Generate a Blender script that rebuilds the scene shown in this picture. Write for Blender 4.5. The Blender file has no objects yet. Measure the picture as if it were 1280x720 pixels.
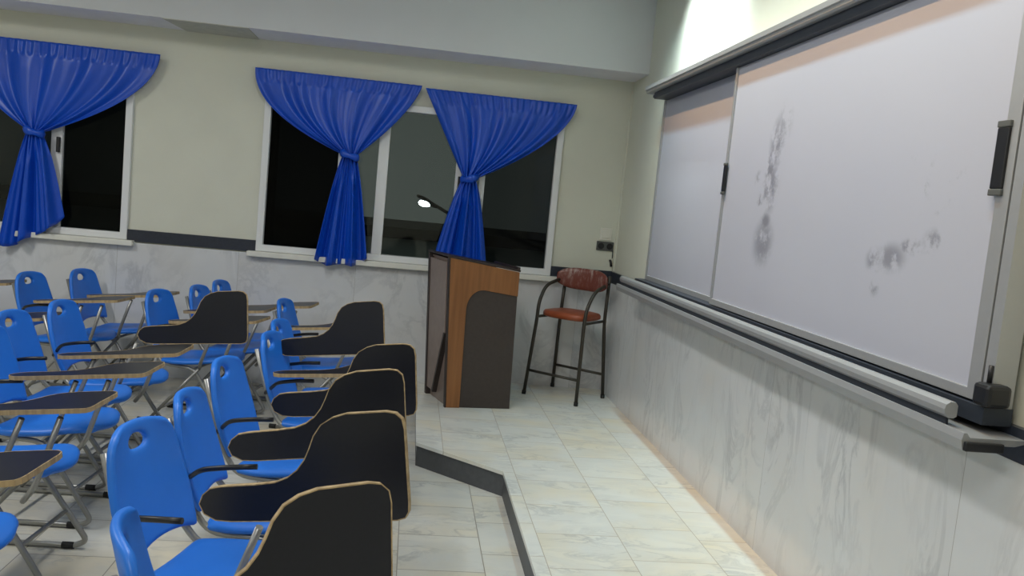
import bpy, bmesh, math, random
from mathutils import Vector, Matrix
random.seed(7)
PI = math.pi
C = bpy.context.scene.collection
sc = bpy.context.scene

# ------------------------------------------------------------------ camera
CAM_LOC = (-1.7533, -7.1083, 1.52)
YAW, PITCH, ROLL, FPX = 0.12312, 0.09722, -0.09521, 1050.0
fw = Vector((math.sin(YAW)*math.cos(PITCH), math.cos(YAW)*math.cos(PITCH), -math.sin(PITCH)))
rt0 = Vector((math.cos(YAW), -math.sin(YAW), 0))
dn0 = fw.cross(rt0)
rt = math.cos(ROLL)*rt0 + math.sin(ROLL)*dn0
dn = -math.sin(ROLL)*rt0 + math.cos(ROLL)*dn0
M = Matrix((( rt.x, -dn.x, -fw.x), (rt.y, -dn.y, -fw.y), (rt.z, -dn.z, -fw.z)))
cd = bpy.data.cameras.new('camera'); cam = bpy.data.objects.new('camera', cd); C.objects.link(cam)
cd.sensor_width = 36.0; cd.lens = FPX/1280*36.0; cd.clip_start = 0.05
cam.matrix_world = Matrix.Translation(CAM_LOC) @ M.to_4x4()
sc.camera = cam

# ------------------------------------------------------------------ world, lights, exposure
sc.view_settings.view_transform = 'Standard'
sc.view_settings.look = 'None'
sc.view_settings.gamma = 1.0
sc.view_settings.use_curve_mapping = False
sc.view_settings.exposure = 0.17
w = bpy.data.worlds.new('night'); sc.world = w; w.use_nodes = True
w.node_tree.nodes['Background'].inputs[0].default_value = (0.046, 0.055, 0.052, 1)
w.node_tree.nodes['Background'].inputs[1].default_value = 1.0

def area(name, loc, aim, sx, sy, power, col, spread=180, ydir=None):
    l = bpy.data.lights.new(name, 'AREA'); l.shape = 'RECTANGLE'; l.size = sx; l.size_y = sy
    l.energy = power; l.color = col; l.spread = math.radians(spread)
    o = bpy.data.objects.new(name, l); C.objects.link(o)
    z = -(Vector(aim)-Vector(loc)).normalized()
    y = Vector(ydir or (0, 1, 0)); x = y.cross(z).normalized(); y = z.cross(x)
    o.matrix_world = Matrix.Translation(loc) @ Matrix(((x.x, y.x, z.x), (x.y, y.y, z.y), (x.z, y.z, z.z))).to_4x4()
    return o
# ceiling fluorescents over the room
for (x, y, sx, sy, p) in [(-2.35, -3.7, .3, 2.4, 42), (-5.4, -3.3, .3, 1.2, 52), (-2.6, -7.6, .3, 1.2, 44), (-5.6, -7.3, .3, 1.2, 30)]:
    area('ceiling_lamp', (x, y, 3.25), (x, y, 0), sx, sy, p, (1.0, 0.99, 0.97))
# bluish fluorescent tubes and a warm tube lamp hung in front of the board wall
area('board_tube', (-0.36, -1.84, 3.25), (0.0, -1.84, 2.75), 0.05, 0.9, 8, (0.84, 0.98, 1.0), 62)
area('board_tube', (-0.53, -3.2, 3.24), (0.0, -3.2, 1.65), 0.05, 4.2, 17, (0.48, 0.85, 1.0), 80)
area('warm_tube', (-0.78, -3.5, 3.24), (0.0, -3.5, 1.8), 0.04, 4.4, 15, (1.0, 0.58, 0.24), 80)

# ------------------------------------------------------------------ materials
def lin(r, g, b):
    f = lambda c: (c/255/12.92) if c/255 <= .04045 else ((c/255+.055)/1.055)**2.4
    return (f(r), f(g), f(b), 1)
def mat(name, col, rough=0.5, metal=0.0, noise=0.0, nscale=8.0, bump=0.0, bscale=60.0, sheen=0, spec=0.5):
    m = bpy.data.materials.new(name); m.use_nodes = True
    nt = m.node_tree; b = nt.nodes['Principled BSDF']
    b.inputs['Roughness'].default_value = rough; b.inputs['Metallic'].default_value = metal
    b.inputs['Specular IOR Level'].default_value = spec
    b.inputs['Base Color'].default_value = col
    if sheen: b.inputs['Sheen Weight'].default_value = sheen
    tc = nt.nodes.new('ShaderNodeTexCoord')
    if noise:
        n = nt.nodes.new('ShaderNodeTexNoise'); n.inputs['Scale'].default_value = nscale; n.inputs['Detail'].default_value = 5
        nt.links.new(tc.outputs['Object'], n.inputs['Vector'])
        mr = nt.nodes.new('ShaderNodeMapRange'); mr.inputs[1].default_value = .3; mr.inputs[2].default_value = .7
        mr.inputs[3].default_value = 1-noise; mr.inputs[4].default_value = 1+noise
        nt.links.new(n.outputs['Fac'], mr.inputs[0])
        hs = nt.nodes.new('ShaderNodeHueSaturation'); hs.inputs['Color'].default_value = col
        nt.links.new(mr.outputs[0], hs.inputs['Value']); nt.links.new(hs.outputs[0], b.inputs['Base Color'])
    if bump:
        n2 = nt.nodes.new('ShaderNodeTexNoise'); n2.inputs['Scale'].default_value = bscale
        nt.links.new(tc.outputs['Object'], n2.inputs['Vector'])
        bp = nt.nodes.new('ShaderNodeBump'); bp.inputs['Strength'].default_value = bump; bp.inputs['Distance'].default_value = .01
        nt.links.new(n2.outputs['Fac'], bp.inputs['Height']); nt.links.new(bp.outputs[0], b.inputs['Normal'])
    return m

def marble(name, base, vein, warm, tile_u, tile_v, uax, vax, ou=0., ov=0., joint=.004, rough=.35, stagger=.5, vs=1.0, jointcol=None):
    """polished marble slabs: stretched veins, warm clouds, joints from a brick grid in object space"""
    m = bpy.data.materials.new(name); m.use_nodes = True
    nt = m.node_tree; L = nt.links.new; N = nt.nodes.new; b = nt.nodes['Principled BSDF']
    b.inputs['Roughness'].default_value = rough
    tc = N('ShaderNodeTexCoord'); sep = N('ShaderNodeSeparateXYZ'); L(tc.outputs['Object'], sep.inputs[0])
    cmb = N('ShaderNodeCombineXYZ')
    for k, (ax, off) in enumerate(((uax, ou), (vax, ov))):
        ad = N('ShaderNodeMath'); ad.operation = 'ADD'; ad.inputs[1].default_value = off+40*(tile_u, tile_v)[k]
        L(sep.outputs[ax], ad.inputs[0]); L(ad.outputs[0], cmb.inputs[k])
    br = N('ShaderNodeTexBrick'); br.offset = stagger; br.offset_frequency = 2
    br.inputs['Scale'].default_value = 1.0; br.inputs['Brick Width'].default_value = tile_u; br.inputs['Row Height'].default_value = tile_v
    br.inputs['Mortar Size'].default_value = joint/2; br.inputs['Mortar Smooth'].default_value = .3
    br.inputs['Color1'].default_value = (0, 0, 0, 1); br.inputs['Color2'].default_value = (1, 1, 1, 1); br.inputs['Bias'].default_value = 0
    L(cmb.outputs[0], br.inputs['Vector'])
    # per-slab shift of the veining
    sh = N('ShaderNodeVectorMath'); sh.operation = 'MULTIPLY_ADD'; L(br.outputs['Color'], sh.inputs[0])
    sh.inputs[1].default_value = (3.7, 5.1, 2.3); L(tc.outputs['Object'], sh.inputs[2])
    mp = N('ShaderNodeMapping'); mp.inputs['Rotation'].default_value = (.5, .7, .6); mp.inputs['Scale'].default_value = (vs, vs*2.2, vs*.8)
    L(sh.outputs[0], mp.inputs[0])
    n1 = N('ShaderNodeTexNoise'); n1.inputs['Scale'].default_value = 2.6; n1.inputs['Detail'].default_value = 9; n1.inputs['Roughness'].default_value = .62; n1.inputs['Distortion'].default_value = .9
    L(mp.outputs[0], n1.inputs['Vector'])
    # thin veins where the noise crosses .5
    s = N('ShaderNodeMath'); s.operation = 'SUBTRACT'; s.inputs[1].default_value = .5; L(n1.outputs['Fac'], s.inputs[0])
    a = N('ShaderNodeMath'); a.operation = 'ABSOLUTE'; L(s.outputs[0], a.inputs[0])
    vr = N('ShaderNodeMapRange'); vr.inputs[1].default_value = 0; vr.inputs[2].default_value = .05; vr.inputs[3].default_value = .55; vr.inputs[4].default_value = 0
    L(a.outputs[0], vr.inputs[0])
    n2 = N('ShaderNodeTexNoise'); n2.inputs['Scale'].default_value = 1.7; n2.inputs['Detail'].default_value = 4; L(mp.outputs[0], n2.inputs['Vector'])
    vm = N('ShaderNodeMath'); vm.operation = 'MULTIPLY'; L(vr.outputs[0], vm.inputs[0])
    g = N('ShaderNodeMapRange'); g.inputs[1].default_value = .42; g.inputs[2].default_value = .68; L(n2.outputs['Fac'], g.inputs[0]); L(g.outputs[0], vm.inputs[1])
    n3 = N('ShaderNodeTexNoise'); n3.inputs['Scale'].default_value = 2.1; n3.inputs['Detail'].default_value = 3; L(sh.outputs[0], n3.inputs['Vector'])
    wr = N('ShaderNodeMapRange'); wr.inputs[1].default_value = .42; wr.inputs[2].default_value = .72; wr.inputs[4].default_value = .8; L(n3.outputs['Fac'], wr.inputs[0])
    m1 = N('ShaderNodeMix'); m1.data_type = 'RGBA'; m1.inputs[6].default_value = base; m1.inputs[7].default_value = warm; L(wr.outputs[0], m1.inputs[0])
    gm = N('ShaderNodeMapRange'); gm.inputs[1].default_value = .35; gm.inputs[2].default_value = .75; gm.inputs[4].default_value = .35; L(n1.outputs['Fac'], gm.inputs[0])
    m2 = N('ShaderNodeMix'); m2.data_type = 'RGBA'; L(gm.outputs[0], m2.inputs[0]); L(m1.outputs[2], m2.inputs[6]); m2.inputs[7].default_value = vein
    m3 = N('ShaderNodeMix'); m3.data_type = 'RGBA'; L(vm.outputs[0], m3.inputs[0]); L(m2.outputs[2], m3.inputs[6]); m3.inputs[7].default_value = tuple(c*.6 for c in vein[:3])+(1,)
    m4 = N('ShaderNodeMix'); m4.data_type = 'RGBA'; L(br.outputs['Fac'], m4.inputs[0]); L(m3.outputs[2], m4.inputs[6]); m4.inputs[7].default_value = jointcol or tuple(c*.55 for c in warm[:3])+(1,)
    L(m4.outputs[2], b.inputs['Base Color'])
    return m

def wood(name, c1, c2, scale=1.0, rough=.4, axis='X'):
    m = bpy.data.materials.new(name); m.use_nodes = True
    nt = m.node_tree; L = nt.links.new; N = nt.nodes.new; b = nt.nodes['Principled BSDF']; b.inputs['Roughness'].default_value = rough
    tc = N('ShaderNodeTexCoord'); mp = N('ShaderNodeMapping'); mp.inputs['Scale'].default_value = (22*scale, 22*scale, 1.2*scale); L(tc.outputs['Object'], mp.inputs[0])
    n = N('ShaderNodeTexNoise'); n.inputs['Scale'].default_value = 2; n.inputs['Detail'].default_value = 6; L(mp.outputs[0], n.inputs['Vector'])
    r = N('ShaderNodeValToRGB'); r.color_ramp.elements[0].position = .35; r.color_ramp.elements[1].position = .68
    r.color_ramp.elements[0].color = c1; r.color_ramp.elements[1].color = c2
    L(n.outputs['Fac'], r.inputs[0]); L(r.outputs[0], b.inputs['Base Color'])
    return m

def emit(name, col, s):
    m = bpy.data.materials.new(name); m.use_nodes = True; b = m.node_tree.nodes['Principled BSDF']
    b.inputs['Emission Color'].default_value = col; b.inputs['Emission Strength'].default_value = s
    return m

M_CREAM = mat('cream_paint', lin(212, 213, 198), .7, noise=.025, nscale=3, bump=.08, bscale=120)
M_CEIL = mat('grey_white_paint', lin(205, 208, 210), .8, noise=.02, nscale=2)
M_SOFFIT = mat('soffit_paint', lin(232, 232, 236), .8, noise=.03, nscale=5)
M_BARE = mat('bare_soffit_patch', lin(190, 190, 178), .9, noise=.08, nscale=14)
M_WAIN = marble('wainscot_marble', lin(214, 216, 217), lin(194, 198, 203), lin(212, 211, 207), .95, 1.2, 0, 2, .3, .26, .003, .3, 0, .9)
M_WAINR = marble('wainscot_marble_right', lin(214, 216, 217), lin(194, 198, 203), lin(212, 211, 207), 1.38, 1.2, 1, 2, .64, .26, .003, .3, 0, .9)
M_TILE = marble('platform_tile', lin(224, 226, 218), lin(186, 192, 194), lin(226, 216, 186), .38, .40, 1, 0, .17, .26, .004, .3, .3, 1.3, lin(170, 160, 140))
M_TILE2 = marble('floor_tile', lin(214, 214, 204), lin(176, 182, 184), lin(220, 208, 176), .40, .40, 1, 0, .05, .1, .005, .3, .5, 1.3, lin(140, 134, 120))
M_GRAN = mat('dark_granite', lin(44, 49, 60), .35, noise=.15, nscale=60)
M_RISER = mat('riser_stone', lin(78, 80, 82), .5, noise=.1, nscale=30)
M_ALU = mat('aluminium', lin(168, 170, 172), .42, .5, noise=.02, nscale=20)
M_ALUD = mat('dark_anodised', lin(52, 58, 68), .45, .3)
M_WHITEFR = mat('white_window_frame', lin(224, 226, 226), .45)
M_SILL = mat('sill_stone', lin(222, 222, 212), .45, noise=.04)
M_BLACK = mat('black_plastic', lin(22, 23, 26), .4)
M_BLUE = mat('blue_plastic', lin(32, 116, 218), .42, noise=.03, nscale=6, bump=.04, bscale=300)
M_CURT = mat('blue_satin', lin(6, 74, 190), .36, noise=.06, nscale=4)
M_TUBE = mat('grey_painted_tube', lin(150, 150, 146), .32, .5)
M_LAM = mat('dark_laminate', lin(20, 21, 29), .34, noise=.12, nscale=90)
M_EDGE = wood('raw_board_edge', lin(150, 128, 92), lin(188, 164, 122), 1.0, .6)
M_RUB = mat('rubber', lin(24, 24, 24), .7)
M_WOOD = wood('orange_wood_laminate', lin(122, 78, 38), lin(142, 94, 50), .7, .4)
M_BROWN = mat('dark_brown_laminate', lin(58, 50, 45), .5, noise=.12, nscale=40)
M_GREYBR = mat('grey_brown_laminate', lin(134, 118, 108), .35, noise=.08, nscale=20)
M_DKEDGE = mat('dark_edge', lin(44, 34, 30), .45, noise=.1, nscale=30)
M_STOOLF = mat('bronze_tube', lin(66, 62, 54), .4, .4)
M_LEATH = mat('orange_brown_leather', lin(150, 74, 42), .4, noise=.12, nscale=12, bump=.15, bscale=80)
M_PLUG = mat('dark_grey_plastic', lin(82, 84, 82), .45)
M_IVORY = mat('ivory_plastic', lin(222, 220, 208), .45)

def worn_leather():
    m = mat('worn_red_brown_leather', lin(116, 62, 50), .38, bump=.15, bscale=80)
    nt = m.node_tree; L = nt.links.new; N = nt.nodes.new; b = nt.nodes['Principled BSDF']
    tc = N('ShaderNodeTexCoord'); mp = N('ShaderNodeMapping'); mp.inputs['Rotation'].default_value = (0, .5, .3); mp.inputs['Scale'].default_value = (9, 30, 9); L(tc.outputs['Object'], mp.inputs[0])
    n = N('ShaderNodeTexNoise'); n.inputs['Scale'].default_value = 1.3; n.inputs['Detail'].default_value = 7; n.inputs['Roughness'].default_value = .65; L(mp.outputs[0], n.inputs['Vector'])
    r = N('ShaderNodeMapRange'); r.inputs[1].default_value = .50; r.inputs[2].default_value = .70; r.inputs[4].default_value = .95; L(n.outputs['Fac'], r.inputs[0])
    sp = N('ShaderNodeSeparateXYZ'); L(tc.outputs['Object'], sp.inputs[0])
    hz = N('ShaderNodeMapRange'); hz.inputs[1].default_value = .95; hz.inputs[2].default_value = 1.06; hz.inputs[3].default_value = .25; L(sp.outputs[2], hz.inputs[0])
    mu = N('ShaderNodeMath'); mu.operation = 'MULTIPLY'; L(r.outputs[0], mu.inputs[0]); L(hz.outputs[0], mu.inputs[1])
    x = N('ShaderNodeMix'); x.data_type = 'RGBA'; x.inputs[6].default_value = lin(116, 62, 50); x.inputs[7].default_value = lin(190, 176, 168)
    L(mu.outputs[0], x.inputs[0]); L(x.outputs[2], b.inputs['Base Color'])
    return m
M_WORN = worn_leather()

def glass_mat(name, tint, refl):
    m = bpy.data.materials.new(name); m.use_nodes = True; nt = m.node_tree; L = nt.links.new
    for n in list(nt.nodes): nt.nodes.remove(n)
    out = nt.nodes.new('ShaderNodeOutputMaterial'); t = nt.nodes.new('ShaderNodeBsdfTransparent'); t.inputs[0].default_value = tint
    g = nt.nodes.new('ShaderNodeBsdfGlossy'); g.inputs['Roughness'].default_value = .03
    f = nt.nodes.new('ShaderNodeFresnel'); f.inputs[0].default_value = refl
    mx = nt.nodes.new('ShaderNodeMixShader'); L(f.outputs[0], mx.inputs[0]); L(t.outputs[0], mx.inputs[1]); L(g.outputs[0], mx.inputs[2]); L(mx.outputs[0], out.inputs[0])
    return m
M_GLASS = glass_mat('window_glass', (.93, .95, .93, 1), 1.35)
M_GLASSM = glass_mat('darkened_window_glass', (.42, .44, .44, 1), 1.25)  # the dimmer view through the last pane is put into the glass colour
M_GLASSD = glass_mat('blackened_window_glass', (.10, .11, .12, 1), 1.18)  # darkness behind the left pane is put into the glass colour

def board_mat(smudges):
    """whiteboard enamel; smudges are marker dirt with a shape of their own: (y, z, ry, rz, strength)"""
    m = bpy.data.materials.new('whiteboard_enamel'); m.use_nodes = True
    nt = m.node_tree; L = nt.links.new; N = nt.nodes.new; b = nt.nodes['Principled BSDF']; b.inputs['Roughness'].default_value = .34
    tc = N('ShaderNodeTexCoord'); n = N('ShaderNodeTexNoise'); n.inputs['Scale'].default_value = 13; n.inputs['Detail'].default_value = 6; n.inputs['Roughness'].default_value = .68
    L(tc.outputs['Object'], n.inputs['Vector'])
    tot = None
    for (y, z, ry, rz, s, th) in smudges:
        sub = N('ShaderNodeVectorMath'); sub.operation = 'SUBTRACT'; sub.inputs[1].default_value = (0, y, z); L(tc.outputs['Object'], sub.inputs[0])
        mul = N('ShaderNodeVectorMath'); mul.operation = 'MULTIPLY'; mul.inputs[1].default_value = (0, 1/ry, 1/rz); L(sub.outputs[0], mul.inputs[0])
        ln = N('ShaderNodeVectorMath'); ln.operation = 'LENGTH'; L(mul.outputs[0], ln.inputs[0])
        fo = N('ShaderNodeMapRange'); fo.interpolation_type = 'SMOOTHSTEP'; fo.inputs[1].default_value = .25; fo.inputs[2].default_value = 1.0; fo.inputs[3].default_value = s; fo.inputs[4].default_value = 0; L(ln.outputs['Value'], fo.inputs[0])
        nr = N('ShaderNodeMapRange'); nr.inputs[1].default_value = th; nr.inputs[2].default_value = th+.14; L(n.outputs['Fac'], nr.inputs[0])
        mu = N('ShaderNodeMath'); mu.operation = 'MULTIPLY'; L(fo.outputs[0], mu.inputs[0]); L(nr.outputs[0], mu.inputs[1])
        if tot is None: tot = mu
        else:
            mxx = N('ShaderNodeMath'); mxx.operation = 'MAXIMUM'; L(tot.outputs[0], mxx.inputs[0]); L(mu.outputs[0], mxx.inputs[1]); tot = mxx
    n2 = N('ShaderNodeTexNoise'); n2.inputs['Scale'].default_value = 1.3; L(tc.outputs['Object'], n2.inputs['Vector'])
    c = N('ShaderNodeMix'); c.data_type = 'RGBA'; c.inputs[6].default_value = lin(168, 171, 184); c.inputs[7].default_value = lin(175, 177, 188); L(n2.outputs['Fac'], c.inputs[0])
    x = N('ShaderNodeMix'); x.data_type = 'RGBA'; x.inputs[7].default_value = lin(70, 70, 80); L(c.outputs[2], x.inputs[6])
    L(tot.outputs[0], x.inputs[0]); L(x.outputs[2], b.inputs['Base Color'])
    return m

# ------------------------------------------------------------------ helpers
def bx(bm, x0, x1, y0, y1, z0, z1):
    vs = [bm.verts.new(p) for p in ((x0,y0,z0),(x1,y0,z0),(x1,y1,z0),(x0,y1,z0),(x0,y0,z1),(x1,y0,z1),(x1,y1,z1),(x0,y1,z1))]
    for f in ((0,3,2,1),(4,5,6,7),(0,1,5,4),(1,2,6,5),(2,3,7,6),(3,0,4,7)): bm.faces.new([vs[i] for i in f])
    return vs
def prism(bm, poly, axis, a, b, smooth=False):
    """extrude a 2-D polygon along an axis from a to b (axis 0: poly is (y,z); 1: (x,z); 2: (x,y))"""
    def P(p, t): return ((t, p[0], p[1]), (p[0], t, p[1]), (p[0], p[1], t))[axis]
    A = [bm.verts.new(P(p, a)) for p in poly]; B = [bm.verts.new(P(p, b)) for p in poly]
    bm.faces.new(A); bm.faces.new(B[::-1]); n = len(poly)
    for i in range(n):
        f = bm.faces.new((A[i], B[i], B[(i+1) % n], A[(i+1) % n])); f.smooth = smooth
def rounded_path(pts, r, n=5):
    P = [Vector(p) for p in pts]; out = [P[0]]
    for i in range(1, len(P)-1):
        a, b, c = P[i-1], P[i], P[i+1]; d1 = (a-b); d2 = (c-b); k = min(r, d1.length*.48, d2.length*.48)
        p, q = b+d1.normalized()*k, b+d2.normalized()*k
        for j in range(n+1):
            t = j/n; out.append(p*(1-t)**2+b*2*t*(1-t)+q*t*t)
    out.append(P[-1]); return out
def tube(bm, pts, r, seg=8, bend=.06, n=5):
    P = rounded_path(pts, bend, n) if len(pts) > 2 else [Vector(p) for p in pts]
    rings = []; up = None
    for i, p in enumerate(P):
        t = (P[min(i+1, len(P)-1)]-P[max(i-1, 0)]).normalized()
        if up is None:
            up = Vector((0, 0, 1)) if abs(t.z) < .9 else Vector((0, 1, 0))
        u = (up-t*up.dot(t)).normalized(); v = t.cross(u); up = u
        rings.append([bm.verts.new(p+u*r*math.cos(2*PI*k/seg)+v*r*math.sin(2*PI*k/seg)) for k in range(seg)])
    for a, b in zip(rings, rings[1:]):
        for k in range(seg):
            f = bm.faces.new((a[k], a[(k+1) % seg], b[(k+1) % seg], b[k])); f.smooth = True
    bm.faces.new(rings[0][::-1]); bm.faces.new(rings[-1])
def obj(name, bm, m, parent=None, bevel=0.0, seg=2):
    bmesh.ops.recalc_face_normals(bm, faces=bm.faces[:])
    me = bpy.data.meshes.new(name); bm.to_mesh(me); bm.free()
    if m: me.materials.append(m)
    o = bpy.data.objects.new(name, me); C.objects.link(o)
    if parent: o.parent = parent
    if bevel:
        bv = o.modifiers.new('bevel', 'BEVEL'); bv.width = bevel; bv.segments = seg; bv.limit_method = 'ANGLE'; bv.angle_limit = math.radians(40)
    return o
def new(): return bmesh.new()
def each(name, lst, m, parent=None, bevel=0.0, loc=None):
    out = []
    for b in lst:
        o = boxes(name, [b], m, parent, bevel)
        if loc: o.location = loc
        out.append(o)
    return out
def slab_with_holes(bm, xs, zs, holes, y0, y1):
    """one continuous slab in the xz plane; holes are cells (i, k) of the xs / zs grid left out"""
    V = {}
    def v(i, k, y):
        if (i, k, y) not in V: V[i, k, y] = bm.verts.new((xs[i], y, zs[k]))
        return V[i, k, y]
    full = lambda i, k: 0 <= i < len(xs)-1 and 0 <= k < len(zs)-1 and (i, k) not in holes
    for i in range(len(xs)-1):
        for k in range(len(zs)-1):
            if not full(i, k): continue
            for y in (y0, y1): bm.faces.new((v(i, k, y), v(i+1, k, y), v(i+1, k+1, y), v(i, k+1, y)))
            for di, dk, a, b in ((-1, 0, (i, k), (i, k+1)), (1, 0, (i+1, k), (i+1, k+1)), (0, -1, (i, k), (i+1, k)), (0, 1, (i, k+1), (i+1, k+1))):
                if not full(i+di, k+dk): bm.faces.new((v(*a, y0), v(*b, y0), v(*b, y1), v(*a, y1)))
def boxes(name, lst, m, parent=None, bevel=0.0):
    bm = new()
    for b in lst: bx(bm, *b)
    return obj(name, bm, m, parent, bevel)
def struct(o): o['kind'] = 'structure'; return o
def tag(o, label, cat, group=None):
    o['label'] = label; o['category'] = cat
    if group: o['group'] = group
    return o
def empty(name, loc, rz=0):
    o = bpy.data.objects.new(name, None); o.empty_display_size = .1; o.location = loc; o.rotation_euler = (0, 0, rz); C.objects.link(o); return o
def copy_tree(o, parent=None):
    c = o.copy(); C.objects.link(c)
    if parent: c.parent = parent
    for ch in list(o.children): copy_tree(ch, c)
    return c

# ------------------------------------------------------------------ room shell
LOW = -0.15                        # lower floor; the platform top is z = 0
XL, YB, ZC = -8.6, -10.4, 3.28
struct(boxes('floor', [(XL-.1, .25, YB-.1, .25, LOW-.15, LOW)], M_TILE2))
struct(boxes('ceiling', [(XL-.1, .25, YB-.1, .25, ZC, ZC+.15)], M_CEIL))
struct(boxes('wall_left', [(XL-.2, XL, YB, .2, LOW, ZC)], M_CREAM))
struct(boxes('wall_back', [(XL, .2, YB-.2, YB, LOW, ZC)], M_CREAM))
struct(boxes('wall_right', [(0, .2, YB, .2, LOW, ZC)], M_CREAM))
W2 = (-3.02, -0.56); W1 = (-6.48, -4.03); WZ = (0.955, 2.26)   # window openings in the far wall
bm = new(); slab_with_holes(bm, [XL, W1[0], W1[1], W2[0], W2[1], 0], [LOW, WZ[0], WZ[1], ZC], {(1, 1), (3, 1)}, 0, .2)
struct(obj('wall_far', bm, M_CREAM))
# platform with a chamfered corner, and its dark riser
pl = [(0, 0), (0, YB), (-1.10, YB), (-1.10, -2.43), (-1.60, -1.95), (-1.60, 0)]
bm = new(); prism(bm, [(p[0]-0.0, p[1]) for p in pl], 2, LOW, -.001)
struct(obj('floor_platform', bm, M_TILE))
bm = new()
edge = [(-1.10, YB), (-1.10, -2.43), (-1.60, -1.95), (-1.60, 0)]
out = [(-1.118, YB), (-1.118, -2.438), (-1.618, -1.958), (-1.618, 0)]
prism(bm, edge+out[::-1], 2, LOW, -.022)
struct(obj('trim_1', bm, M_RISER))
bm = new()
out2 = [(-1.126, YB), (-1.126, -2.441), (-1.626, -1.961), (-1.626, 0)]
prism(bm, edge+out2[::-1], 2, -.022, -.001)
struct(obj('trim_2', bm, M_TILE))
# soffit beam over the windows with a bare patch on its underside
struct(boxes('beam', [(XL, 0, -.46, 0, 2.655, ZC)], M_SOFFIT))
bpy.data.objects['beam'].data.materials.append(M_CEIL)
for p in bpy.data.objects['beam'].data.polygons:
    if abs(p.normal.z) < .5: p.material_index = 1
bm = new(); prism(bm, [(-3.72, -.455), (-3.10, -.455), (-3.10, -.004), (-3.66, -.004)], 2, 2.649, 2.656)
struct(obj('trim_3', bm, M_BARE))
# marble wainscot, dark granite band
struct(boxes('trim_4', [(XL, 0, -.02, 0, LOW, .935)], M_WAIN))
struct(boxes('trim_5', [(-.02, 0, YB, -.02, LOW, .94)], M_WAINR))
for n_, b_ in zip((6, 9, 10), [(XL, W1[0], -.022, 0, .935, 1.04), (W1[1], W2[0], -.022, 0, .945, 1.04), (W2[1], -.024, -.022, 0, .935, 1.04)]):
    struct(boxes('trim_%d' % n_, [b_], M_GRAN))
struct(boxes('trim_7', [(-.024, 0, YB, -.022, .94, 1.035)], M_GRAN))
struct(boxes('trim_8', [(-.018, 0, -.016, 0, 1.04, 2.655)], M_CREAM))          # corner bead

# ------------------------------------------------------------------ windows
def window(name, x0, x1, stiles, dark, latch):
    r = empty(name, ((x0+x1)/2, 0, WZ[0])); r['kind'] = 'structure'
    off = (-(x0+x1)/2, 0, -WZ[0])
    def put(o): o.location = off; return o
    z0, z1 = WZ; t = .055; y0, y1 = -.035, .07
    bm = new(); slab_with_holes(bm, [x0, x0+t, x1-t, x1], [z0, z0+t, z1-t, z1], {(1, 1)}, y0, y1)
    put(obj('frame', bm, M_WHITEFR, r, .006))
    put(boxes('sill', [(x0-.06, x1+.06, -.085, -.0205, z0-.045, z0-.001)], M_SILL, r, .006))
    xs = [x0+t]+[s for s, _ in stiles]+[x1-t]
    for (s, wd) in stiles:
        put(boxes('stile', [(s-wd/2, s+wd/2, -.012, .05, z0+t, z1-t)], M_WHITEFR, r, .004))
    for i in range(len(xs)-1):
        put(boxes('pane', [(xs[i], xs[i+1], .016+.006*(i % 2), .020+.006*(i % 2), z0+t, z1-t)], M_GLASSD if i in dark else M_GLASSM if i == len(xs)-2 else M_GLASS, r))
    for lx in latch:
        put(boxes('latch', [(lx-.012, lx+.012, -.045, -.012, 1.60, 1.72)], M_BLACK, r, .004))
    return r
window('window_1', W1[0], W1[1], [(-5.85, .05), (-5.25, .08), (-4.60, .085)], (0,), (-4.58,))
window('window_2', W2[0], W2[1], [(-2.385, .05), (-2.045, .085), (-1.415, .05), (-1.215, .05)], (0,), (-1.405,))

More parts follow.
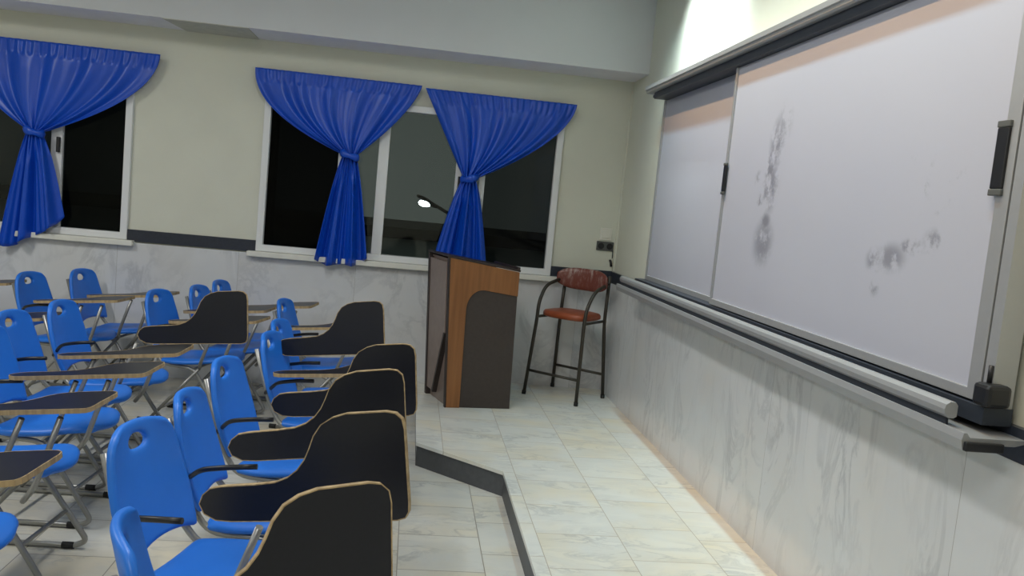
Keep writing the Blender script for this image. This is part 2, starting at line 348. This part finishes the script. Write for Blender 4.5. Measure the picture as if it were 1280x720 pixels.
# ------------------------------------------------------------------ outside in the night
def outside():
    g = struct(boxes('ground', [(-40, 30, 2, 60, -4.2, -4.0)], mat('night_ground', lin(40, 44, 42), .9, noise=.2, nscale=.6)))
    b = empty('house', (-2, 20, -4)); tag(b, 'low dark flat-roofed house beyond the windows at night', 'house')
    wl = boxes('wall', [(-22, 14, 0, 8, 0, 4.15)], mat('night_wall', lin(196, 204, 200), .9, noise=.2, nscale=.5), b)
    boxes('roof', [(-22.3, 14.3, -.3, 8.3, 4.15, 4.5)], mat('night_roof', lin(18, 20, 20), .9, noise=.2, nscale=.7), b)
    n = empty('added_dark_wall', (-5.0, 9, -4)); tag(n, 'added tall black wall darkening the left pane of the middle window', 'wall')  # added to block the sky glow so the left pane goes black
    boxes('wall_body', [(-1.3, .62, 0, .3, 0, 7.6)], mat('night_wall_black', lin(10, 11, 13), .9, noise=.2, nscale=1), n)
    boxes('coping', [(-1.36, .68, -.05, .35, 7.6, 7.7)], mat('night_coping', lin(16, 17, 18), .9, noise=.2, nscale=3), n)
    h = empty('added_dark_house', (-11.5, 10, -4)); tag(h, 'added tall dark house darkening the view through the left window', 'house')  # added mass that keeps the pale sky out of the left window
    boxes('wall', [(-7, 5.1, 0, 5, 0, 9)], mat('night_wall_brown', lin(112, 116, 120), .9, noise=.2, nscale=.6), h)
    boxes('ledge', [(-7, 5.1, -.35, -.001, 4.75, 5.0)], mat('night_ledge', lin(40, 42, 46), .9, noise=.2, nscale=2), h)
    # street lamp with its head to the left of the pole
    s = empty('street_lamp', (-.70, 13.0, -4.23)); tag(s, 'lit street lamp on a curved arm seen through the middle window', 'street lamp')
    pm = mat('lamp_post_metal', lin(26, 28, 30), .6, .3)
    bm = new(); tube(bm, [(0, 0, 0), (0, 0, 5.15)], .07); obj('pole', bm, pm, s)
    bm = new(); tube(bm, [(0, 0, 5.1), (-.1, 0, 5.35), (-.65, 0, 5.62)], .04, bend=.2); obj('arm', bm, pm, s)
    bm = new(); bmesh.ops.create_uvsphere(bm, u_segments=16, v_segments=8, radius=1.0)
    for v in bm.verts: v.co = Vector((v.co.x*.26-.78, v.co.y*.13, v.co.z*.075+5.66 - .12*v.co.x))
    for f in bm.faces: f.smooth = True
    hd = obj('lamp_head', bm, pm, s)
    bm = new(); bmesh.ops.create_uvsphere(bm, u_segments=16, v_segments=8, radius=1.0)
    for v in bm.verts: v.co = Vector((v.co.x*.16-.82, v.co.y*.12-.02, v.co.z*.085+5.615))
    for f in bm.faces: f.smooth = True
    obj('bulb_cover', bm, emit('street_light', (.85, .95, 1.0, 1), 14), hd)
outside()

# ------------------------------------------------------------------ curtains
def curtain(label, xl, xr, xk, zt, zk, tail, seed, nf, pL, pR):
    """tail = (x_left, x_right, z_left, z_right) at the hem"""
    rnd = random.Random(seed); nu, nv = 150, 70
    r = empty('curtain', ((xl+xr)/2, -.09, zt)); tag(r, label, 'curtain', 'blue satin curtains tied in a knot')
    ph = [rnd.uniform(0, 2*PI) for _ in range(4)]; am = [rnd.uniform(.6, 1.0) for _ in range(4)]
    def fold(u, k):
        return (am[0]*math.sin(2*PI*nf*u+ph[0]+.8*math.sin(5*u))+.5*am[1]*math.sin(2*PI*nf*1.7*u+ph[1])+.3*am[2]*math.sin(2*PI*nf*.45*u+ph[2]))
    bm = new(); grid = []
    vk = .60; hk = .05
    for j in range(nv+1):
        v = j/nv; row = []
        for i in range(nu+1):
            u = i/nu; f = fold(u, 0)
            if v < vk:
                t = v/vk; e = 1-t**pL
                a = xk-hk+(xl-xk+hk)*e; b = xk+hk+(xr-xk-hk)*(1-t**pR)
                z = zt+(zk-zt)*t
                wdt = b-a
                # the middle hangs lower than the swept sides
                x = a+(b-a)*u
                hdr = max(0, 1-t/.16)
                amp = .004+.016*min(1, t/.3)*(1-.35*t)
                y = -.085-amp*f-.03*t*(1-(2*u-1)**2)
                if t < .16: y = -.085-.006*math.sin(2*PI*nf*4*u+ph[3])*1-.012*f*(t/.16)
                z += .012*math.sin(2*PI*nf*u+ph[1])*t*(1-t)
            else:
                t = (v-vk)/(1-vk); e = t**.75
                a = xk-hk+(tail[0]-xk+hk)*e; b = xk+hk+(tail[1]-xk-hk)*e
                zb = tail[2]+(tail[3]-tail[2])*u - .07*math.sin(PI*u) + .018*math.sin(9*u+ph[1])
                z = zk+(zb-zk)*t
                x = a+(b-a)*u
                f2 = math.sin(2*PI*2.6*u+ph[0])+.55*math.sin(2*PI*4.3*u+ph[2]+1.5*v)+.25*math.sin(2*PI*8*u+ph[3])
                g = min(1, t/.3); f = f*(1-g)+f2*g
                amp = .0145+.026*e
                y = -.115-amp*f*.95-.03*(1-t)*(1-(2*u-1)**2)+.01*t
            row.append(bm.verts.new((x-(xl+xr)/2, min(y, -.026)+.09, z-zt)))
        grid.append(row)
    for j in range(nv):
        for i in range(nu):
            f = bm.faces.new((grid[j][i], grid[j][i+1], grid[j+1][i+1], grid[j+1][i])); f.smooth = True
    o = obj('cloth', bm, M_CURT, r); s = o.modifiers.new('solid', 'SOLIDIFY'); s.thickness = .003
    # knotted band around the gather
    bm = new(); ns, nr = 40, 10; rings = []
    for i in range(ns):
        a = 2*PI*i/ns; ring = []
        for k in range(nr):
            b = 2*PI*k/nr; rr = .017+.004*math.sin(3*a+ph[0])
            R1, R2 = hk+.012, .052
            ring.append(bm.verts.new(((R1+rr*math.cos(b))*math.cos(a)+xk-(xl+xr)/2, (R2+rr*math.cos(b))*math.sin(a)-.135+.09, zk-zt+rr*1.7*math.sin(b)+.016*math.cos(a+ph[1]))))
        rings.append(ring)
    for i in range(ns):
        for k in range(nr):
            f = bm.faces.new((rings[i][k], rings[(i+1) % ns][k], rings[(i+1) % ns][(k+1) % nr], rings[i][(k+1) % nr])); f.smooth = True
    obj('tie', bm, M_CURT, r)
    # hanging rod hidden in the header hem, resting on two small wall hooks
    bm = new(); tube(bm, [(xl-(xl+xr)/2+.01, .035, -.03), (xr-(xl+xr)/2-.01, .035, -.03)], .0035); rod = obj('rod', bm, M_ALU, r)
    each('hook', [(xl-(xl+xr)/2+.02, xl-(xl+xr)/2+.03, .031, .089, -.035, -.025), (xr-(xl+xr)/2-.03, xr-(xl+xr)/2-.02, .031, .089, -.035, -.025)], M_ALU, rod)
curtain('blue knotted curtain at the far left, over the left window', -5.28, -3.83, -4.72, 2.435, 1.74, (-4.96, -4.50, .84, 1.10), 3, 6, 2.3, 2.0)
curtain('blue knotted curtain with a long free tail, left of the pair on the middle window', -3.10, -1.775, -2.31, 2.42, 1.80, (-2.53, -2.11, .94, .98), 11, 6, 2.2, 1.4)
curtain('blue knotted curtain whose tail hangs behind the lectern, right one of the pair', -1.745, -.485, -1.325, 2.405, 1.71, (-1.56, -1.13, 1.06, 1.02), 23, 6, 1.0, 1.75)

# ------------------------------------------------------------------ whiteboard
wb = empty('whiteboard', (-.05, -3.04, 1.10)); tag(wb, 'long white sliding whiteboard in an aluminium frame on the right wall', 'whiteboard')
WO = (.05, 3.04, -1.10)
def wpart(o): o.location = WO; return o
bm = new()   # stepped aluminium cornice rail at the top
prism(bm, [(-.001, 2.488), (-.11, 2.488), (-.126, 2.480), (-.142, 2.480), (-.156, 2.470), (-.17, 2.465), (-.17, 2.440), (-.160, 2.436), (-.160, 2.422), (-.148, 2.417), (-.001, 2.417)], 1, -1.04, -5.6)
wpart(obj('top_rail', bm, M_ALU, wb))
wpart(boxes('top_track', [(-.125, -.001, -5.4, -1.14, 2.374, 2.4165)], M_ALUD, wb))
wpart(boxes('end_stop', [(-.12, -.04, -1.1395, -1.09, 2.388, 2.405)], M_ALUD, wb))
wpart(boxes('back_strip', [(-.014, -.001, -5.35, -1.14, 2.30, 2.373)], M_ALUD, wb))
SM = [(-3.24, 1.46, .15, .15, .52, .36), (-3.24, 1.56, .08, .06, .6, .38), (-3.25, 1.72, .12, .17, .55, .44), (-3.22, 1.82, .08, .13, .6, .43), (-3.27, 1.93, .11, .17, .55, .43), (-3.33, 2.02, .10, .13, .4, .44),
      (-3.10, 1.76, .06, .06, .6, .45), (-3.16, 1.66, .06, .06, .5, .46), (-4.34, 1.465, .12, .07, .5, .38), (-4.24, 1.45, .08, .06, .55, .44), (-4.45, 1.51, .09, .04, .6, .48), (-4.57, 1.53, .08, .06, .5, .48), (-4.26, 1.35, .04, .04, .5, .43), (-4.44, 1.73, .12, .14, .5, .58), (-4.58, 1.72, .14, .14, .5, .60), (-4.40, 2.1, .3, .14, .45, .66)]
M_BOARD = board_mat(SM); M_BOARD2 = board_mat([(-1.7, 1.9, .1, .1, .1, .6)])
def panel(nm, x, y0, y1, z0, z1, m, st_l, st_r):
    p = wpart(boxes(nm, [(x, x+.012, y0, y1, z0, z1)], m, wb))
    def sub(n, l, mm, bv=.002): return boxes(n, l, mm, p, bv)
    each('frame', [(x-.010, x+.014, y1-st_l, y1, z0, z1), (x-.010, x+.014, y0, y0+st_r, z0, z1)], M_ALU, p, .002)
    sub('bottom_edge', [(x-.010, x+.014, y0, y1, z0-.028, z0+.004)], M_ALU)
    return p
pl_ = panel('sliding_panel', -.030, -2.78, -1.130, 1.106, 2.372, M_BOARD2, .014, .02)
pr_ = panel('sliding_panel', -.090, -4.90, -2.645, 1.114, 2.372, M_BOARD, .022, .055)
boxes('handle', [(-.108, -.096, -2.682, -2.647, 1.705, 1.845)], M_BLACK, pr_, .003)
boxes('handle', [(-.108, -.098, -4.872, -4.822, 1.70, 1.875)], M_BLACK, pr_, .003)
each('handle_end', [(-.110, -.096, -4.874, -4.820, 1.8755, 1.895), (-.110, -.096, -4.874, -4.820, 1.68, 1.6995), (-.110, -.096, -2.685, -2.644, 1.69, 1.7045), (-.110, -.096, -2.685, -2.644, 1.8455, 1.86)], M_PLUG, pr_, .003)
each('side_frame', [(-.096, -.0255, -4.945, -4.905, 1.05, 2.373), (-.0385, -.0255, -1.128, -1.112, 1.06, 2.373)], M_ALU, wb, 0, WO)
wpart(boxes('bottom_track', [(-.115, -.0245, -4.95, -1.12, 1.030, 1.080)], M_ALUD, wb))
bm = new(); prism(bm, [(-.0245, 1.00), (-.0245, 1.008), (-.196, 1.008), (-.206, 1.020), (-.215, 1.020), (-.220, 1.000), (-.214, .972), (-.200, .968), (-.190, .990), (-.06, .990)], 1, -5.02, -1.0)
wpart(obj('pen_tray', bm, M_ALU, wb))
each('tray_dark_end', [(-.214, -.10, -5.034, -5.0205, .972, .998), (-.12, -.03, -1.0, -.985, .99, 1.02)], M_BLACK, wb, .003, WO)  # right box is black in place of the shade inside the open end
bm = new(); prism(bm, [(-.158, 1.038), (-.168, 1.032), (-.184, 1.033), (-.195, 1.042), (-.198, 1.058), (-.194, 1.072), (-.182, 1.080), (-.166, 1.080), (-.158, 1.070)], 1, -4.90, -1.0)
tr = wpart(obj('front_rail', bm, M_ALU, wb))
boxes('rail_web', [(-.176, -.168, -4.88, -1.01, 1.0085, 1.033)], M_ALUD, tr)
ck = wpart(boxes('corner_clip', [(-.135, -.06, -4.985, -4.915, 1.085, 1.150)], M_BLACK, wb, .012))
bm = new(); tube(bm, [(-.1, -4.935, 1.1505), (-.1, -4.935, 1.20)], .007); obj('bolt', bm, M_BLACK, ck)
# things lying in the tray
def marker(name, y, x, rz, colm, capm, label):
    r = empty(name, (x, y, 1.0085), rz); tag(r, label, 'marker')
    bm = new(); tube(bm, [(0, -.06, .0092), (0, .045, .0092)], .0088, 12); obj('barrel', bm, colm, r)
    bm = new(); tube(bm, [(0, .0452, .0095), (0, .085, .0095)], .0093, 12); obj('cap', bm, capm, r)
    return r
marker('marker_pen', -4.20, -.138, 0.0, mat('pen_white', lin(60, 100, 190), .4), mat('pen_blue', lin(30, 80, 210), .4), 'blue marker pen lying in the aluminium board tray')
e = empty('board_eraser', (-.138, -4.62, 1.0085), 0); tag(e, 'black felt board eraser lying in the right half of the board tray', 'eraser')
boxes('felt', [(-.0175, .0175, -.065, .065, 0, .018)], mat('black_felt', lin(20, 21, 22), .95, noise=.2, nscale=90), e, .004)
boxes('grip', [(-.018, .018, -.066, .066, .0182, .036)], M_BLACK, e, .006)
e = empty('sponge_cloth', (-.1375, -1.75, 1.0085), 0); tag(e, 'small yellow-green board cloth folded at the left end of the tray', 'cloth')
bm = new(); 
prism(bm, [(-.017, 0), (.017, 0), (.018, .008), (.015, .012), (.017, .018), (.013, .022), (-.014, .024), (-.018, .018), (-.015, .012), (-.018, .006)], 1, -.07, .07)
obj('folded_cloth', bm, mat('yellow_green_cloth', lin(180, 180, 50), .9, noise=.15, nscale=40), e, .004)

# wall switch and double socket beside the corner
s = empty('wall_switch', (-.105, 0, 1.35)); tag(s, 'ivory wall switch plate above the socket beside the room corner', 'switch')
boxes('plate', [(-.055, .05, -.010, -.0005, -.05, .055)], M_IVORY, s, .004)
boxes('rocker', [(-.035, .03, -.016, -.0102, -.03, .035)], M_IVORY, s, .003)
s = empty('wall_socket', (-.10, 0, 1.25)); tag(s, 'dark grey double wall socket under the ivory switch beside the corner', 'socket')
boxes('plate', [(-.08, .07, -.014, -.0005, -.04, .04)], M_PLUG, s, .004)
for cx in (-.042, .034):
    bm = new(); tube(bm, [(cx, -.0142, 0), (cx, -.019, 0)], .027, 20); k = obj('outlet', bm, M_BLACK, s)
    for dx in (-.009, .009):
        bm = new(); tube(bm, [(cx+dx, -.0191, 0), (cx+dx, -.0205, 0)], .003, 8); obj('pin_hole', bm, M_GRAN, k)
s = empty('cable_clip', (-.045, 0, 1.12)); tag(s, 'small black cable stub on the wall below the double socket', 'cable')
bm = new(); tube(bm, [(0, -.001, .01), (0, -.03, .0), (.008, -.03, -.04)], .011, 10, .02); obj('stub', bm, M_BLACK, s)
bm = new(); tube(bm, [(0.01, -.026, .03), (0.012, -.012, .09), (.01, -.016, .098)], .004, 8, .02); obj('wire', bm, M_BLACK, s)

# ------------------------------------------------------------------ lectern
le = empty('lectern', (-1.408, -1.023, 0), math.radians(9)); tag(le, 'wood and dark brown lectern standing at the platform corner before the window', 'lectern')
D = .47
side = [(0, .0), (.49, .0), (.465, 1.035), (-.062, 1.105)]
def side_panel(y0, y1, yt0, yt1):
    bm = new(); prism(bm, side, 1, y0, y1); p = obj('side_panel', bm, M_BROWN, le, .003)
    arc = [(.175-.06*math.sin(a)-.0, .0) for a in (0,)]
    inner = [(.100, .0), (.092, .40), (.086, .72)]
    for k in range(9):
        a = PI*k/8/2; inner.append((.086+.12*(1-math.cos(a)), .74+.145*math.sin(a)))
    inner += [(.35, .868), (.469, .855)]
    poly = [(-.001, .0)]+inner+[(.4655, 1.036), (-.0625, 1.106)]
    bm = new(); prism(bm, poly, 1, yt0, yt1); obj('wood_trim', bm, M_WOOD, p, .002)
    bm = new(); prism(bm, [(-.012, 0), (-.001, 0), (-.0632, 1.106), (-.076, 1.106)], 1, min(y0, yt0)-.001, max(y1, yt1)+.001); obj('edge_strip', bm, M_DKEDGE, p)
side_panel(0, .018, -.010, -.0005)
side_panel(D-.018, D, D+.0005, D+.010)
bm = new(); prism(bm, [(.012, .0), (.030, .0), (-.030, 1.09), (-.048, 1.092)], 1, .0185, D-.0185); fp = obj('front_panel', bm, M_GREYBR, le)
def onfront(y, z, d): return (.012-.06*z/1.092-d, y, z)
def slab(name, poly, d0, d1, m, parent):
    bm = new(); A = [bm.verts.new(onfront(y, z, d0)) for y, z in poly]; B = [bm.verts.new(onfront(y, z, d1)) for y, z in poly]
    bm.faces.new(A); bm.faces.new(B[::-1]); n = len(poly)
    for i in range(n): bm.faces.new((A[i], A[(i+1) % n], B[(i+1) % n], B[i]))
    return obj(name, bm, m, parent)
pent = [(.03, 1.07), (.03, .54), (.27, .06), (.44, .06), (.44, 1.07)]
slab('raised_inlay', pent, .001, .030, M_GREYBR, fp)
slab('inlay_edge', [(.02, .545), (.262, .05), (.283, .06), (.041, .55)], .001, .036, M_DKEDGE, fp)
slab('inlay_border', [(.415, 1.08), (.415, .0), (.451, .0), (.451, 1.08)], .001, .036, M_DKEDGE, fp)
bm = new()   # sloping reading top
a, b = Vector((-.075, 0, 1.108)), Vector((.472, 0, 1.036))
prism(bm, [(-.078, 1.1095), (.472, 1.0375), (.474, 1.054), (-.080, 1.126)], 1, -.012, D+.012); top = obj('reading_top', bm, M_DKEDGE, le, .003)
bm = new(); prism(bm, [(.45, 1.058), (.472, 1.0545), (.473, 1.072), (.452, 1.075)], 1, 0, D); obj('book_stop', bm, M_DKEDGE, top)
boxes('shelf', [(.02, .45, .0185, D-.0185, .55, .568)], M_BROWN, le)
boxes('plinth', [(.03, .47, .0185, D-.0185, .0, .07)], M_BROWN, le)

for o_ in [le]+list(le.children_recursive):          # the front leans over: the body is a parallelogram in plan
    if o_.type == 'MESH':
        for v_ in o_.data.vertices: v_.co.x -= .13*v_.co.y

# ------------------------------------------------------------------ stool
st = empty('bar_stool', (-.405, -.375, 0), math.radians(-130)); tag(st, 'high stool with an orange-brown seat and worn red-brown back in the room corner', 'stool')
# local +x is the way the sitter faces
def cushion(name, rx, ry, z0, z1, m, parent):
    bm = new(); n = 40; rings = []
    for (s, z) in ((.90, z0), (1.0, z0+.012), (1.0, z1-.02), (.95, z1-.006), (.80, z1), (.4, z1+.006)):
        rings.append([bm.verts.new((rx*s*math.copysign(abs(math.cos(2*PI*k/n))**.62, math.cos(2*PI*k/n)), ry*s*math.copysign(abs(math.sin(2*PI*k/n))**.62, math.sin(2*PI*k/n)), z)) for k in range(n)])
    for p, q in zip(rings, rings[1:]):
        for k in range(n):
            f = bm.faces.new((p[k], p[(k+1) % n], q[(k+1) % n], q[k])); f.smooth = True
    bm.faces.new(rings[0][::-1]); bm.faces.new(rings[-1]).smooth = True
    return obj(name, bm, m, parent)
cushion('seat', .205, .215, .655, .71, M_LEATH, st)
for sy in (-1, 1):
    bm = new(); tube(bm, [(.235, sy*.245, 0), (.185, sy*.218, .64), (.175, sy*.222, .76), (.08, sy*.228, .90), (-.17, sy*.215, .955)], 0.0145, 10, .12, 7)
    l = obj('leg', bm, M_STOOLF, st)
    bm = new(); tube(bm, [(.2353, sy*.245, 0), (.2333, sy*.244, .03)], .0175, 10); obj('foot_cap', bm, M_RUB, l)
    bm = new(); tube(bm, [(-.225, sy*.245, 0), (-.18, sy*.21, .64), (-.205, sy*.205, 1.02)], 0.0145, 10, .1)
    l = obj('leg', bm, M_STOOLF, st)
    bm = new(); tube(bm, [(-.2253, sy*.245, 0), (-.2233, sy*.244, .03)], .0175, 10); obj('foot_cap', bm, M_RUB, l)
    bm = new(); tube(bm, [(.19, sy*.215, .645), (-.18, sy*.205, .645)], .0115, 8); obj('seat_rail', bm, M_STOOLF, st)
bm = new(); tube(bm, [(.219, -.238, .20), (.219, .238, .20)], .0115, 8); obj('footrest', bm, M_STOOLF, st)
bm = new(); tube(bm, [(-.211, -.235, .20), (-.211, .235, .20)], .0115, 8); obj('footrest', bm, M_STOOLF, st)
bm = new(); n = 28; rows = []     # curved padded backrest
for i in range(n+1):
    u = -1+2*i/n; yy = .235*u; xx = -.185+.075*u*u
    h = .092*(1-abs(u)**4*.55); th = .024*(1-.5*u**4)
    ring = []
    for k in range(16):
        a = 2*PI*k/16; ring.append(bm.verts.new((xx+th*math.copysign(abs(math.cos(a))**.7, math.cos(a))-.0, yy, .965+h*math.copysign(abs(math.sin(a))**.6, math.sin(a)))))
    rows.append(ring)
for p, q in zip(rows, rows[1:]):
    for k in range(16):
        f = bm.faces.new((p[k], p[(k+1) % 16], q[(k+1) % 16], q[k])); f.smooth = True
bm.faces.new(rows[0]); bm.faces.new(rows[-1][::-1])
obj('backrest', bm, M_WORN, st)

# ------------------------------------------------------------------ tablet chairs
TAB = [(.0, .05), (.012, .022), (.045, .004), (.09, 0), (.565, 0), (.588, .006), (.598, .022), (.60, .045), (.60, .245), (.595, .272), (.578, .288), (.55, .293),
       (.44, .290), (.400, .280), (.368, .262), (.345, .232), (.330, .197), (.315, .168), (.292, .140), (.262, .119), (.225, .106), (.17, .101), (.07, .097), (.035, .092), (.012, .075)]
TH = .017
def tablet_mesh():
    bm = new(); prism(bm, TAB, 2, -TH, 0)
    bmesh.ops.recalc_face_normals(bm, faces=bm.faces[:]); me = bpy.data.meshes.new('writing_tablet'); bm.to_mesh(me); bm.free(); me.materials.append(M_LAM)
    bm = new(); c = Vector((.35, .12)); n = len(TAB); R = []
    for i, p in enumerate(TAB):
        a, b = Vector(TAB[i-1]), Vector(TAB[(i+1) % n]); t = (b-a).normalized(); nn = Vector((t.y, -t.x))
        o1 = Vector(p)+nn*.0018; i1 = Vector(p)-nn*.0012
        R.append([bm.verts.new((q.x, q.y, z)) for q, z in ((o1, -TH-.0006), (o1, .0006), (i1, .0006), (i1, -TH-.0006))])
    for i in range(n):
        p, q = R[i], R[(i+1) % n]
        for k in range(4): bm.faces.new((p[k], q[k], q[(k+1) % 4], p[(k+1) % 4]))
    bmesh.ops.recalc_face_normals(bm, faces=bm.faces[:]); m2 = bpy.data.meshes.new('edge_band'); bm.to_mesh(m2); bm.free(); m2.materials.append(M_EDGE)
    return me, m2
TMESH, EMESH = tablet_mesh()
def seat_bm():
    bm = new(); nx, ny = 12, 12; g = []
    for i in range(nx+1):
        t = i/nx; row = []
        x = -.225+.495*t
        hw = .195+.022*math.sin(PI*min(t*1.1, 1))
        if t > .8: hw *= 1-.28*((t-.8)/.2)**2
        if t < .1: hw *= .95
        zz = -.018*math.sin(PI*t*.9)
        if t > .72: zz -= .045*((t-.72)/.28)**2
        for j in range(ny+1):
            s = -1+2*j/ny
            row.append(bm.verts.new((x-.045*(t > .8)*((t-.8)/.2)*s*s, s*hw, .452+zz+.07*(t-.4)+.012*s*s-.02*max(0, abs(s)-.8)/.2)))
        g.append(row)
    for i in range(nx):
        for j in range(ny):
            f = bm.faces.new((g[i][j], g[i+1][j], g[i+1][j+1], g[i][j+1])); f.smooth = True
    return bm
RECL = math.radians(18.5)
def back_bm():
    bm = new(); rows, cols = 18, 16; g = []; H = .42
    for i in range(rows+1):
        t = i/rows; row = []
        wv = .182+.025*math.sin(PI*min(1, t/.75)) if t < .5 else .2035-.046*((t-.5)/.5)**1.3
        if t > .88: wv -= .022*((t-.88)/.12)**2
        for j in range(cols+1):
            s = -1+2*j/cols; y = s*wv; h = H*t
            if t < .25: h += .028*(1-t/.25)*(1-abs(s)**2.5)       # arched lower edge
            if t > .8: h -= .022*((t-.8)/.2)*abs(s)**3
            xx = .035*s*s*(.5+.5*t)-.012*math.sin(PI*t)
            row.append((y, h, xx))
        g.append(row)
    # handle hole: the cells of three rows by six columns, its rim pulled to an oval
    hi0, hi1, hj0, hj1 = 14, 16, 6, 10
    cy, ch = 0.0, H*15/rows
    V = {}
    for i in range(rows+1):
        for j in range(cols+1):
            y, h, xx = g[i][j]
            if hi0 <= i <= hi1 and hj0 <= j <= hj1:
                if hi0 < i < hi1 and hj0 < j < hj1: continue
                dy, dh = y/.043, (h-ch)/.024; L = max(abs(dy), abs(dh), .001); q = math.hypot(dy, dh)
                y, h = .056*dy/q, ch+.025*dh/q
                if h > ch: y *= .85
            V[i, j] = bm.verts.new((-.255+xx-h*math.sin(RECL)*1.0, y, .475+h*math.cos(RECL)))
    for i in range(rows):
        for j in range(cols):
            if hi0 <= i < hi1 and hj0 <= j < hj1: continue
            f = bm.faces.new((V[i, j], V[i, j+1], V[i+1, j+1], V[i+1, j])); f.smooth = True
    return bm
def finish_plastic(o, th):
    s = o.modifiers.new('solid', 'SOLIDIFY'); s.thickness = th; s.offset = 0
    b = o.modifiers.new('sub', 'SUBSURF'); b.levels = 1; b.render_levels = 1
def make_chair():
    r = empty('tablet_chair', (0, 0, LOW))
    finish_plastic(obj('seat', seat_bm(), M_BLUE, r), .030)
    finish_plastic(obj('backrest', back_bm(), M_BLUE, r), .026)
    for sy in (-1, 1):
        bm = new()
        tube(bm, [(-.386, sy*.135, .80), (-.295, sy*.150, .52), (-.215, sy*.175, .405), (.02, sy*.185, .395), (.255, sy*.20, .04), (.20, sy*.20, .014), (-.31, sy*.20, .014)], .0125, 8, .06)
        f = obj('side_frame', bm, M_TUBE, r)
        for xa, xb in ((.20, .15), (-.30, -.345)):
            bm = new(); tube(bm, [(xa, sy*.20, .0155), (xb, sy*.20, .0155)], .0155, 8); obj('foot_cap', bm, M_RUB, f)
        bm = new(); tube(bm, [(.06, sy*.195, .40), (-.26, sy*.205, .030)], .011, 8); obj('rear_leg', bm, M_TUBE, r)
    for (x, z, hw) in ((.165, .175, .19), (-.19, .11, .195), (.02, .392, .18)):
        bm = new(); tube(bm, [(x, -hw, z), (x, hw, z)], .0095, 8); obj('stretcher', bm, M_TUBE, r)
    # tablet frame: an arm from the back post and two slanting props
    bm = new(); tube(bm, [(-.318, -.152, .575), (-.23, -.25, .660), (-.12, -.295, .690), (-.03, -.295, .698)], .0095, 8, .04); obj('tablet_bracket', bm, M_BLACK, r)
    bm = new(); tube(bm, [(.06, -.190, .405), (.10, -.265, .46), (.20, -.295, .7155)], .0115, 8, .05); obj('tablet_prop', bm, M_TUBE, r)
    bm = new(); tube(bm, [(.17, -.200, .36), (.24, -.265, .44), (.34, -.295, .7295)], .0115, 8, .05); obj('tablet_prop', bm, M_TUBE, r)
    t = bpy.data.objects.new('writing_tablet', TMESH); C.objects.link(t); t.parent = r
    e = bpy.data.objects.new('edge_band', EMESH); C.objects.link(e); e.parent = t
    return r
def set_tablet(r, up, tilt, dx):
    t = [c for c in r.children if c.name.startswith('writing_tablet')][0]
    t.location = (-.145+dx, -.325, .718)
    t.rotation_euler = (math.radians(up), -math.radians(tilt), 0)
proto = make_chair(); used = [False]
def chair(x, y, deg, up, label, group, tilt=6.0, dx=0.0):
    c = copy_tree(proto) if used[0] else proto; used[0] = True
    c.location = (x, y, LOW); c.rotation_euler = (0, 0, math.radians(deg)); set_tablet(c, up, tilt, dx)
    tag(c, label, 'chair', group)
    return c
FR, MD, RR = 'blue tablet chairs in the row next to the platform', 'blue tablet chairs in the middle row', 'blue tablet chairs in the far left row'
chair(-2.0, -5.06, 17, 82, 'blue chair with its black tablet folded up, nearest the camera at the bottom edge', FR, 3, -0.27)
chair(-2.225, -4.45, -15, 88, 'blue chair with tablet folded up, second from the camera in the row by the platform', FR, 9, 0.185)
chair(-2.175, -3.93, -2, 88, 'blue chair with tablet folded up, third from the camera in the row by the platform', FR, 7, 0.025)
chair(-2.185, -3.33, -9, 87, 'blue chair with tablet folded up beside the platform step, fourth from the camera', FR, 6.5, 0.115)
chair(-2.11, -2.57, -9, 0, 'blue chair with flat tablet between two folded-up tablets in the row by the platform', FR, 6, -0.1)
chair(-2.135, -2.11, -8, 85, 'blue chair with the farthest raised tablet in the row by the platform', FR, 7, -0.12)
chair(-2.25, -1.17, -8, 0, 'blue chair mostly hidden behind others, nearest the window in the row by the platform', FR, 6, -0.17)
chair(-3.22, -4.35, -3, 0, 'blue chair at the lower left edge showing only seat front and black tablet corner', MD, 6, 0)
chair(-3.317, -3.57, -3, 0, 'blue chair with flat tablet at the left edge, second nearest of the middle row', MD, 6, 0)
chair(-3.36, -2.95, -3, 0, 'blue chair with long flat tablet crossing the left edge, third of the middle row', MD, 6, 0.05)
chair(-3.46, -2.46, -3, 0, 'blue chair cut by the left edge, back and flat tablet visible in the middle row', MD, 6, 0.16)
chair(-3.4, -1.98, -4, 86, 'blue chair with the only folded-up tablet of the middle row', MD, 5, 0.36)
chair(-3.1, -1.22, -12, 0, 'blue chair behind the raised tablet of the middle row, its flat tablet reaching right', MD, 6, 0.02)
chair(-2.93, -0.78, -8, 0, 'blue chair near the wall, left of two backs peeking over the raised tablet', MD, 6, -0.2)
chair(-2.87, -0.35, -8, 0, 'blue chair against the wall, right of two backs peeking over the raised tablet', MD, 6, 0)
chair(-4.32, -2.4, -3, 0, 'blue chair at the left edge, only its seat tip showing between flat tablets', RR, 6, 0)
chair(-4.24, -1.75, -3, 0, 'blue chair whose seat shows low beside the cut-off back at the left edge', RR, 6, 0)
chair(-4.1, -0.8, -9, 0, 'blue chair at the far left with a flat tablet crossing the picture edge', RR, 6, 0)
chair(-3.91, -0.36, -10, 0, 'blue chair against the marble wall below the wall between the windows, flat tablet beside it', RR, 6, 0)
chair(-5.02, -0.42, -3, 0, 'blue chair at the far left edge with only its tablet showing by the wall', 'blue tablet chairs in the last row', 6, 0)
